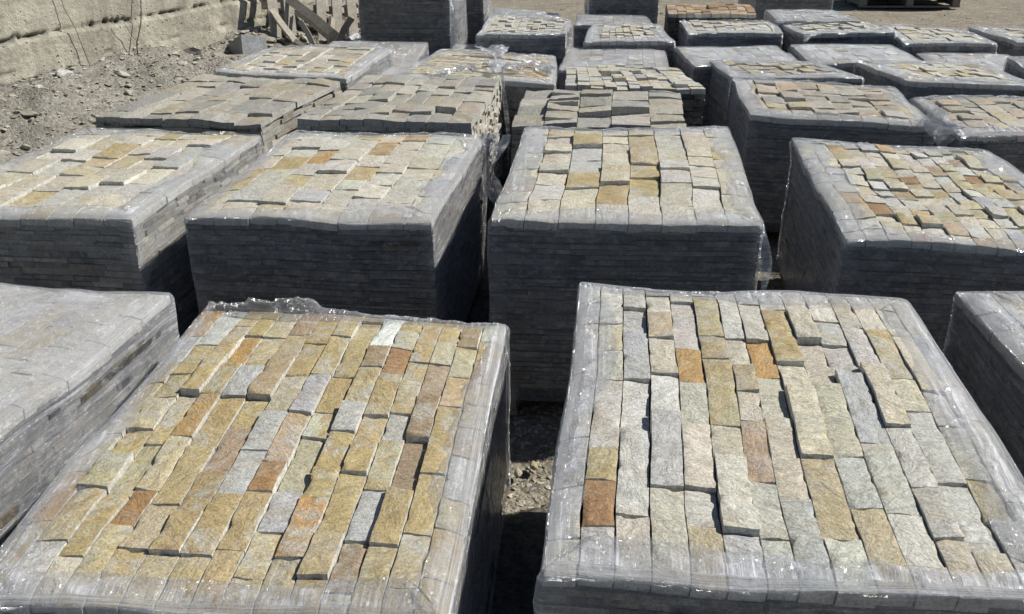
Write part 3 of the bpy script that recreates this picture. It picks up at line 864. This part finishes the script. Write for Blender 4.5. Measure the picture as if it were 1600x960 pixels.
def scatter(name, label, cat, pts, res, seed, pal):
    r = random.Random(seed); Vs = []; Fs = []; T = []; S = []; off = 0
    lib = [rock_arrays(r, 1.0, r.uniform(.14, .42), res) for _ in range(24)]
    for (x, y, sz) in pts:
        V, Fc = lib[r.randrange(24)]
        a = r.uniform(0, 6.28); ca, sa = math.cos(a), math.sin(a)
        V = (V @ np.array([[ca, sa, 0], [-sa, ca, 0], [0, 0, 1]])) * sz + np.array([x, y, float(ground_h(x, y)) + sz * .12])
        Vs.append(V); Fs.append(Fc + off); off += len(V)
        c = PAL[r.choice(pal)]; k = r.uniform(.7, 1.15)
        T.append(np.tile([c[0] * k, c[1] * k, c[2] * k, .3], (len(V), 1))); S.append(np.full(len(V), r.random()))
    o = link(name, np.concatenate(Vs), np.concatenate(Fs), M_STONE, None, np.concatenate(T), np.concatenate(S), False)
    return tag(o, label, cat, kind='stuff')


rr = random.Random(5)
pts = []
for _ in range(11000):
    dw = rr.uniform(-.02, 1.45); lw = rr.uniform(-2.2, 5.2)
    p = WA + WN * dw + WU * lw
    pts.append((p[0], p[1], .0035 + (.022 * rr.random() ** 2.5 if rr.random() < .93 else .05 * rr.random() ** 1.5)))
scatter('wall_rubble', 'loose grey stone chips covering the bank below the wall', 'rubble', pts, 1, 2, ['dgrey', 'dpale', 'dbrown', 'dpale', 'pale'])
pts = []
for _ in range(3600):
    y = 1.6 + 11.5 * rr.random() ** .8; x = rr.uniform(-1.8, 5.8) * min(1, y / 6 + .25)
    pts.append((x, y, .003 + .013 * rr.random() ** 3))
for _ in range(900):
    pts.append((rr.uniform(-.1, .2), rr.uniform(2.15, 2.75), .003 + .012 * rr.random() ** 2.2))
for _ in range(420):
    pts.append((rr.uniform(-.6, 6), rr.uniform(7.5, 13.2), .010 + .03 * rr.random() ** 3))
scatter('gravel', 'small stones scattered over the open ground of the yard', 'gravel', pts, 1, 3, ['dpale', 'dbrown', 'pale', 'dgrey', 'cream'])

ROCKS = [((-3.06, 6.27), .15, .62, 'cream', 'large pale boulder at the foot of the concrete wall'),
         ((-2.86, 6.02), .075, .3, 'white', 'white flat rock on the rubble below the pale boulder'),
         ((-2.62, 6.32), .07, .35, 'pale', 'pale slab of rock tilted on the bank, right of the pale boulder'),
         ((-2.50, 6.12), .05, .4, 'pale', 'small light rock on the middle of the bank'),
         ((-2.42, 6.05), .055, .3, 'dpale', 'flat greyish rock lying next to the small light rock'),
         ((-2.85, 5.45), .06, .3, 'dpale', 'low flat rock at the lower left of the bank'),
         ((-2.18, 6.55), .085, .25, 'dbrown', 'long brownish slab halfway up the bank'),
         ((-1.98, 6.72), .11, .4, 'cream', 'long yellowish rock behind the grey unwrapped pallet'),
         ((-1.80, 6.85), .08, .4, 'white', 'whitish rock beside the long yellowish rock'),
         ((-1.93, 6.35), .05, .35, 'pale', 'small pale rock in front of the long yellowish rock'),
         ((-2.33, 7.0), .08, .6, 'dgrey', 'dark grey rock against the wall foot near the dry stems')]
for (x, y), sz, fl_, cn, lb in ROCKS:
    V, Fc = rock_arrays(rr, sz, fl_, 3)
    c = PAL[cn]
    o = link('rock', V, Fc, M_STONE, None, np.tile([*[q_ * .85 for q_ in c], .3], (len(V), 1)), np.full(len(V), rr.random()), False)
    o.location = (x, y, float(ground_h(x, y)) + sz * fl_ * .35)
    tag(o, lb, 'rock', 'loose rocks on the bank')
V, Fc = rock_arrays(rr, .024, .45, 2)
o = link('rock', V, Fc, M_STONE, None, np.tile([.36, .31, .2, .3], (len(V), 1)), np.full(len(V), .3), False)
o.location = (.065, 2.36, .012); tag(o, 'small yellow rock on the sunlit patch of ground between the pallets', 'rock')
V, Fc = rock_arrays(rr, .022, .6, 2)
o = link('rock', V, Fc, M_STONE, None, np.tile([.33, .31, .26, .3], (len(V), 1)), np.full(len(V), .8), False)
o.location = (.015, 2.325, .010); tag(o, 'tiny cream rock just left of the small yellow rock', 'rock')


# ---------------------------------------------------------------- stone stacks
E_ = build_stack
sideD = ('darkshade', 'darkshade', 'shade', 'shade')  # stone tones with the shade of the sides painted in
sideP = ('dgrey', 'dpale', 'shade', 'dgrey')  # paler tones for the sunlit pallet, some painted shade mixed in
# front row
E_('G', 'pallet wholly covered in glossy film at the left edge, nearest row', 11, (.13, .26), 'mid', full=True, near=1, rim=.3, milk=(.35, .36), side=sideD, step=.004)
rA, QA, lA = E_('A', 'front pallet of golden and grey stone strips framed by crumpled film', 15, (.09, .20), 'gold', near=2, rim=.06, step=.0068, rough=.003, milk=(.16, .40), side=sideD,
   bulge=[(.30, 1.0, .20, .036), (.12, .97, .12, .02)], rim_var=.8)
rB, QB, lB = E_('B', 'front pallet of pale grey stone strips with a few orange ones', 15, (.10, .27), 'pale', near=2, rim=.065, rim_var=1.1, step=.0065, coloff=.2, milk=(.16, .40), side=sideD, rough=.004)
E_('H', 'pallet cut off by the right edge, nearest row, film over its rim', 12, (.10, .2), 'cream', near=1, rim=.10, milk=(.14, .42), side=sideD)
# second row
E_('E', 'leftmost pallet of the second row, pale stones, sunlit right side', 8, (.10, .20), 'cream', near=1, rim=.07, rim_var=1.2, step=.008, milk=(.12, .28), side=sideP, jit=.007, th=.022, slen=(.06, .15))
rC, QC, lC = E_('C', 'pallet with a few bright orange stones, second from left in the second row', 8, (.10, .19), 'cream', near=1, rim=.075, rim_var=1.3, step=.0075, milk=(.14, .30), side=sideD)
rD, QD, lD = E_('D', 'pallet of wide cream and ochre stones, directly behind the pale front pallet', 8, (.10, .22), 'cream', near=1, rim=.085, rim_var=1.2, step=.0075, milk=(.14, .30), side=sideD)
E_('F', 'pallet of small mixed cream, orange and rust stones at right, second row', 13, (.07, .12), 'spot', near=1, rim=.085, rim_var=1.2, step=.008, milk=(.14, .30), side=sideD)
# third row, unwrapped ones first
E_('I', 'unwrapped grey stone pallet beside the rubble bank', 7, (.11, .26), 'dull', near=1, wrap=False, step=.010, th=.026, jit=.012, side=('dgrey', 'dpale', 'dgrey'), tiltamt=.008, slen=(.07, .16), cut=(.42, .41, .38))
rJ, QJ, lJ = E_('J', 'unwrapped grey stone pallet with ragged sunlit right side, behind the pallet with bright orange stones', 8, (.09, .22), 'dull', near=1, wrap=False, step=.009, th=.022, jit=.012,
   side=('pale', 'dpale', 'pale'), tiltamt=.01, slen=(.03, .07), cut=(.46, .45, .41))
E_('K', 'loose unwrapped pallet of large grey brown slabs, behind the cream and ochre pallet', 5, (.09, .17), 'dull', near=1, wrap=False, step=.022, th=.022, jit=.016,
   side=('dgrey', 'darkshade', 'dbrown'), tiltamt=.022, slen=(.08, .16), cut=(.42, .41, .38))
rL, QL, lL = E_('L', 'large wrapped pallet of grey brown tiles right of centre, third row', 8, (.085, .13), 'dullbrown', near=1, rim=.06, step=.008, milk=(.14, .30), side=sideD, tiltamt=.01)
E_('MM', 'wrapped pallet of brownish tiles at the right edge, third row', 8, (.08, .13), 'dullbrown', near=1, rim=.07, rim_var=1.2, step=.008, milk=(.14, .4), side=sideD)
# fourth row
far = dict(near=0, parts=False, th=.03, slen=(.2, .5), step=.007, side=sideD, milk=(.16, .4))
E_('N', 'wrapped pallet of pale olive stones just behind the grey unwrapped one by the bank', 9, (.08, .14), 'mid', **{**far, 'near': 1}, rim=.06)
E_('S', 'low fully covered dull pallet in front of the tall dark stack', 8, (.1, .2), 'dull', full=True, **{**far, 'step': .004, 'milk': (.16, .30)})
rP, QP, lP = E_('P', 'pallet of stone strips set on edge under crumpled clear film', 26, (.25, .6), 'spot', **{**far, 'near': 1, 'step': .006}, edge_strips=True, rim=.05, crumple=0.0)
E_('P2', 'blue grey film covered pallet behind the strips set on edge', 8, (.1, .2), 'dull', full=True, **{**far, 'step': .004, 'milk': (.16, .30)})
E_('O', 'pale cream unwrapped pallet behind the loose grey brown slabs', 11, (.05, .10), 'cream', **{**far, 'wrap': False, 'step': .012, 'jit': .008})
E_('Q', 'bluish film covered pallet behind the pale cream unwrapped one', 8, (.08, .14), 'mid', full=True, **{**far, 'step': .004, 'milk': (.2, .32)})
E_('L1', 'wrapped pallet with red brown and beige tiles behind the large grey brown pallet', 10, (.06, .1), 'dullbrown', **far, rim=.07)
E_('KK', 'wrapped pallet with golden beige stones and dark left side, far right', 11, (.06, .11), 'spot', **far, rim=.09)
E_('LL', 'wrapped pallet cut by the right edge above the brownish tiles', 8, (.06, .11), 'mid', **far, rim=.12)
# fifth row
E_('HH', 'film covered grey pallet left of the big flat bluish one', 9, (.08, .14), 'mid', full=True, **{**far, 'step': .004, 'milk': (.16, .30)})
E_('II', 'big flat bluish film covered pallet right of centre, far', 9, (.08, .14), 'mid', full=True, **{**far, 'step': .004, 'milk': (.16, .30)})
E_('JJ', 'low bluish film covered pallet behind the golden beige stones', 9, (.08, .14), 'mid', full=True, **{**far, 'step': .004, 'milk': (.16, .30)})
# sixth row
E_('T', 'small cream stone pallet with film rim, far centre', 11, (.05, .1), 'cream', **far, rim=.07)
E_('T2', 'blue grey covered pallet just behind the small cream stone pallet', 8, (.08, .14), 'dull', full=True, **{**far, 'step': .004, 'milk': (.16, .30)})
E_('U', 'far wrapped pallet of whitish stones right of the tall dark stack', 12, (.04, .08), 'pale', **far, rim=.02)
E_('U2', 'bluish covered pallet behind the far whitish stones', 8, (.1, .2), 'mid', full=True, **{**far, 'step': .004, 'milk': (.16, .30)})
E_('AA', 'far pallet of light stones with bluish left side', 10, (.05, .1), 'pale', **far, rim=.03)
E_('EE', 'far wrapped pallet of light stones, in front of the glossy dark blue one', 10, (.05, .1), 'pale', **far, rim=.05)
E_('FF', 'far wrapped pallet of light stones at the edge of the open ground', 9, (.05, .1), 'pale', **far, rim=.04)
E_('GG', 'far wrapped pallet cut by the right edge next to the open ground', 9, (.05, .1), 'pale', **far, rim=.07)
# back
E_('Z', 'dark dull covered pallet behind the far light stones', 8, (.1, .2), 'dull', full=True, **{**far, 'step': .004, 'milk': (.2, .2)})
E_('Y', 'far pallet topped with rusty orange stones', 10, (.08, .15), 'rusty', **{**far, 'wrap': False})
E_('CC', 'glossy dark blue covered pallet at the back', 8, (.1, .2), 'dull', full=True, **{**far, 'step': .004, 'milk': (.2, .2)})
rV, QV, lV = E_('V', 'tall dark wrapped stack at the back with bright film on its right side', 8, (.1, .2), 'mid', full=True, **{**far, 'near': 0})
E_('V2', 'narrow view of a tall stack squeezed behind the tall dark one', 8, (.1, .2), 'mid', full=True, **{**far, 'step': .004, 'milk': (.16, .30)})
E_('W', 'tall dark wrapped stack at the top centre of the picture', 8, (.1, .2), 'mid', full=True, **{**far, 'step': .004, 'milk': (.16, .30)})
E_('DD', 'tall dark wrapped stack at the back beside the open ground', 8, (.1, .2), 'mid', full=True, **{**far, 'step': .004, 'milk': (.16, .30)})

# loose film on some of the pallets (part of the wrapping)
def corner(Q, s, t, z): p = Q(s, t); return (float(p[0]), float(p[1]), z)
film_tail(rC, corner(QC, 1.03, .99, .665), corner(QC, 1.07, .93, .30), .10, 3, .025)
film_tail(rC, corner(QC, 1.05, 1.0, .64), corner(QC, 1.10, .80, .42), .07, 8, .02)
film_tail(rD, corner(QD, 1.01, .01, .70), corner(QD, 1.03, .0, .40), .035, 5, .012)
film_tail(rL, corner(QL, 1.0, .0, .655), corner(QL, 1.04, -.02, .45), .10, 6, .03)
film_tail(rL, corner(QL, .95, .03, .665), corner(QL, 1.05, .0, .60), .10, 12, .03)
film_tail(rJ, corner(QJ, 1.02, .95, .72), corner(QJ, 1.05, .9, .2), .03, 4, .01)
film_tail(rP, corner(QP, .55, .45, .68), corner(QP, .8, .2, .66), .16, 9, .022, .5, 22, 11)
film_tail(rP, corner(QP, .75, .6, .69), corner(QP, 1.0, .3, .65), .15, 15, .022, .5, 22, 11)
film_tail(rP, corner(QP, .5, .9, .68), corner(QP, .62, .1, .66), .15, 21, .02, .5, 22, 11)
film_tail(rP, corner(QP, .2, .15, .67), corner(QP, .5, .02, .66), .12, 25, .03, .5, 14, 7)
film_tail(rV, corner(QV, 1.01, .02, .86), corner(QV, 1.02, .0, .2), .07, 17, .02, .8)


# ---------------------------------------------------------------- broken wooden pallets and planks
def board(name, L, W_, T, parent=None, mat=None, bend=0.0, seed=1):
    n = 8; V = []
    for i in range(n + 1):
        x = -L / 2 + L * i / n
        b = bend * (1 - (2 * i / n - 1) ** 2)
        e = .004 * math.sin(seed + i * 1.7)
        V += [(x, -W_ / 2 + e, b), (x, W_ / 2 + e, b), (x, W_ / 2 + e, b + T), (x, -W_ / 2 + e, b + T)]
    F = []
    for i in range(n):
        a = i * 4; c = a + 4
        F += [(a, a + 1, c + 1, c), (a + 1, a + 2, c + 2, c + 1), (a + 2, a + 3, c + 3, c + 2), (a + 3, a, c, c + 3)]
    F += [(3, 2, 1, 0), (n * 4, n * 4 + 1, n * 4 + 2, n * 4 + 3)]
    return link(name, V, F, mat or M_WOOD, parent, smooth=False)


def broken_pallet(loc, rot, label, missing=(), L=1.1, Wd=.95, n=7):
    root = empty('broken_pallet', loc, 0, label, 'wooden pallet', 'broken wooden pallets')
    root.rotation_euler = rot
    for i in range(n):
        if i in missing: continue
        b = board('deck_board', L, .085, .018, root, seed=i)
        b.rotation_euler = (0, 0, math.pi / 2 + rr.uniform(-.03, .03)); b.location = (-Wd / 2 + .05 + i * (Wd - .1) / (n - 1), rr.uniform(-.02, .02), .09)
    for y in (-.42, 0, .42):
        b = board('stringer', Wd, .045, .088, root); b.location = (0, y, 0)
    return root


broken_pallet((-1.62, 8.05, .62), (R(74), R(8), R(38)), 'broken pallet of upright boards leaning beside the tall dark stack', (2,))
broken_pallet((-2.02, 8.75, .65), (R(68), R(-16), R(52)), 'second broken pallet tipped behind the upright boards', (1, 5))
broken_pallet((-1.45, 8.75, .35), (R(48), R(14), R(30)), 'collapsed pallet low on the ground behind the leaning one', (3,))
broken_pallet((-1.35, 8.25, .30), (R(28), R(-20), R(30)), 'half buried pallet right beside the tall dark stack', (0, 4), .9)


def plank(p0, p1, w_, label, mat=None, twist=0.0):
    p0, p1 = Vector(p0), Vector(p1); d = p1 - p0
    b = board('plank', d.length, w_, .022, None, mat, .01, rr.random() * 6)
    q = d.to_track_quat('X', 'Z'); b.rotation_mode = 'QUATERNION'
    b.rotation_quaternion = q @ Matrix.Rotation(twist, 3, 'X').to_quaternion(); b.location = (p0 + p1) / 2
    tag(b, label, 'plank', 'loose planks by the broken pallets')


plank((-1.95, 7.9, .86), (-1.15, 7.55, .30), .07, 'long thick plank leaning diagonally across the broken pallets', twist=R(60))
plank((-1.72, 7.8, .64), (-1.10, 7.5, .22), .045, 'thinner plank just below the long diagonal one', twist=R(60))
plank((-2.02, 8.0, .52), (-1.38, 7.2, .33), .035, 'narrow dark plank lying down the bank left of the broken pallets', M_WOODG, R(30))
plank((-1.50, 7.45, .05), (-1.44, 7.75, .60), .07, 'short upright board stuck in the debris under the diagonal planks', twist=R(85))

for i_, (p0_, p1_, w__, lb_) in enumerate([
        ((-1.98, 7.75, .75), (-1.62, 7.55, .30), .05, 'board standing almost upright at the left end of the timber heap'),
        ((-1.75, 7.5, .36), (-1.20, 7.45, .42), .06, 'pale board lying flat across the front of the timber heap'),
        ((-1.62, 7.45, .62), (-1.42, 7.4, .22), .04, 'short stick leaning in front of the timber heap'),
        ((-1.25, 7.6, .62), (-1.48, 7.5, .25), .05, 'board crossing the long diagonal plank near its lower end'),
        ((-1.88, 7.4, .33), (-1.55, 7.15, .26), .045, 'short weathered board on the rubble before the timber heap')]):
    plank(p0_, p1_, w__, lb_, twist=R(20 + 25 * i_))

# grey block leaning on the bank
B = Boxes()
B.add([(-.10, -.16), (.10, -.16), (.10, .16), (-.10, .16)], 0, .20, dz=[0, 0, 0, 0])
B.add([(-.06, -.12), (.06, -.12), (.06, -.02), (-.06, -.02)], .2005, .206)
o = B.build('concrete_block', M_BLOCK)
bv = o.modifiers.new('bevel', 'BEVEL'); bv.width = .006; bv.segments = 2
o.location = (-2.02, 7.25, .30); o.rotation_euler = (R(-24), R(12), R(38))
tag(o, 'grey concrete block tipped on the bank behind the pale olive pallet', 'block')

# scraps
def scrap(loc, size, seed, label):
    r = random.Random(seed); n = 9
    V = [((i / (n - 1) - .5) * size, (j / (n - 1) - .5) * size * .5, r.uniform(0, .35) * size * .35 + .02 * math.sin(i * 1.3)) for i in range(n) for j in range(n)]
    F = [(i * n + j, (i + 1) * n + j, (i + 1) * n + j + 1, i * n + j + 1) for i in range(n - 1) for j in range(n - 1)]
    o = link('plastic_scrap', V, F, M_SCRAP, smooth=False); o.location = loc; o.rotation_euler = (.3, .1, seed)
    sl = o.modifiers.new('thickness', 'SOLIDIFY'); sl.thickness = .002
    tag(o, label, 'plastic scrap', 'plastic scraps')


scrap((-1.62, 7.35, float(ground_h(-1.62, 7.35)) + .06), .2, 2.2, 'white plastic scrap lying at the edge of the dark debris')
scrap((-1.32, 8.0, float(ground_h(-1.32, 8.0)) + .12), .22, .7, 'white plastic scrap caught between the broken boards')

# dark debris heap under the boards
pts = []
for _ in range(700):
    x = rr.gauss(-1.55, .35); y = rr.gauss(8.2, .6)
    pts.append((x, y, .02 + .05 * rr.random() ** 2))
scatter('debris', 'dark stone debris heaped under the broken pallets', 'debris', pts, 1, 9, ['dbrown', 'dgrey', 'darkshade', 'dpale'])

# ---------------------------------------------------------------- dry stems before the wall
def stem(path, rad, name, label):
    V = []; F = []; k = 6
    P = [Vector(p) for p in path]
    fine = []
    for i in range(len(P) - 1):
        for j in range(5):
            f = j / 5; p = P[i].lerp(P[i + 1], f); fine.append(p + Vector((.006 * math.sin(i * 5 + j), .0, .004 * math.cos(j * 3 + i))))
    fine.append(P[-1])
    n = len(fine)
    for i, p in enumerate(fine):
        rd = rad * (1 - .6 * i / n)
        for a in range(k):
            t_ = a / k * 6.283
            V.append((p.x + rd * math.cos(t_), p.y + rd * math.sin(t_), p.z))
    for i in range(n - 1):
        for a in range(k):
            b = (a + 1) % k
            F.append((i * k + a, i * k + b, (i + 1) * k + b, (i + 1) * k + a))
    return V, F


def stems(paths, label):
    V = []; F = []
    for p, r_ in paths:
        v, f = stem(p, r_, '', ''); F += [tuple(i + len(V) for i in q) for q in f]; V += v
    tag(link('dry_stem', V, F, M_STEM, smooth=True), label, 'dry plant', 'dry stems before the wall')


def wp(lw, dw, z): p = WA + WU * lw + WN * dw; return (p[0], p[1], z)
stems([([wp(.62, .06, .42), wp(.60, .05, .62), wp(.53, .04, .85), wp(.50, .035, 1.1), wp(.52, .03, 1.35)], 0.0028)], 'thin single dry stem standing before the concrete wall')
stems([([wp(.98, .08, .40), wp(1.03, .07, .58), wp(1.12, .06, .80), wp(1.19, .05, 1.05), wp(1.22, .04, 1.35)], .0055),
       ([wp(1.03, .07, .56), wp(.98, .07, .66), wp(.92, .07, .76)], .003)], 'thicker forked dry stem, right of the thin one')

# ---------------------------------------------------------------- far wooden pallets on the open ground
def whole_pallet(loc, rz, label):
    root = empty('wooden_pallet', loc, rz, label, 'wooden pallet', 'wooden pallets on the open ground')
    for i in range(7):
        b = board('deck_board', 1.3, .1, .02, root, M_WOODG, seed=i); b.location = (0, -.45 + i * .15, .10)
    for x in (-.6, 0, .6):
        b = board('stringer', 1.0, .09, .078, root, M_WOODG); b.rotation_euler = (0, 0, math.pi / 2); b.location = (x, 0, .021)
    for y in (-.45, 0, .45):
        b = board('bottom_board', 1.3, .1, .018, root, M_WOODG); b.location = (0, y, 0)
    return root


whole_pallet((5.25, 13.2, .02), R(-2), 'lowest wooden pallet of the pile on the far open ground')
whole_pallet((5.22, 13.22, .145), R(-1), 'second wooden pallet, lying on the lowest one on the far ground')
whole_pallet((5.27, 13.2, .27), R(-3), 'third wooden pallet of the far pile')
whole_pallet((5.24, 13.21, .395), R(0), 'topmost wooden pallet of the far pile')
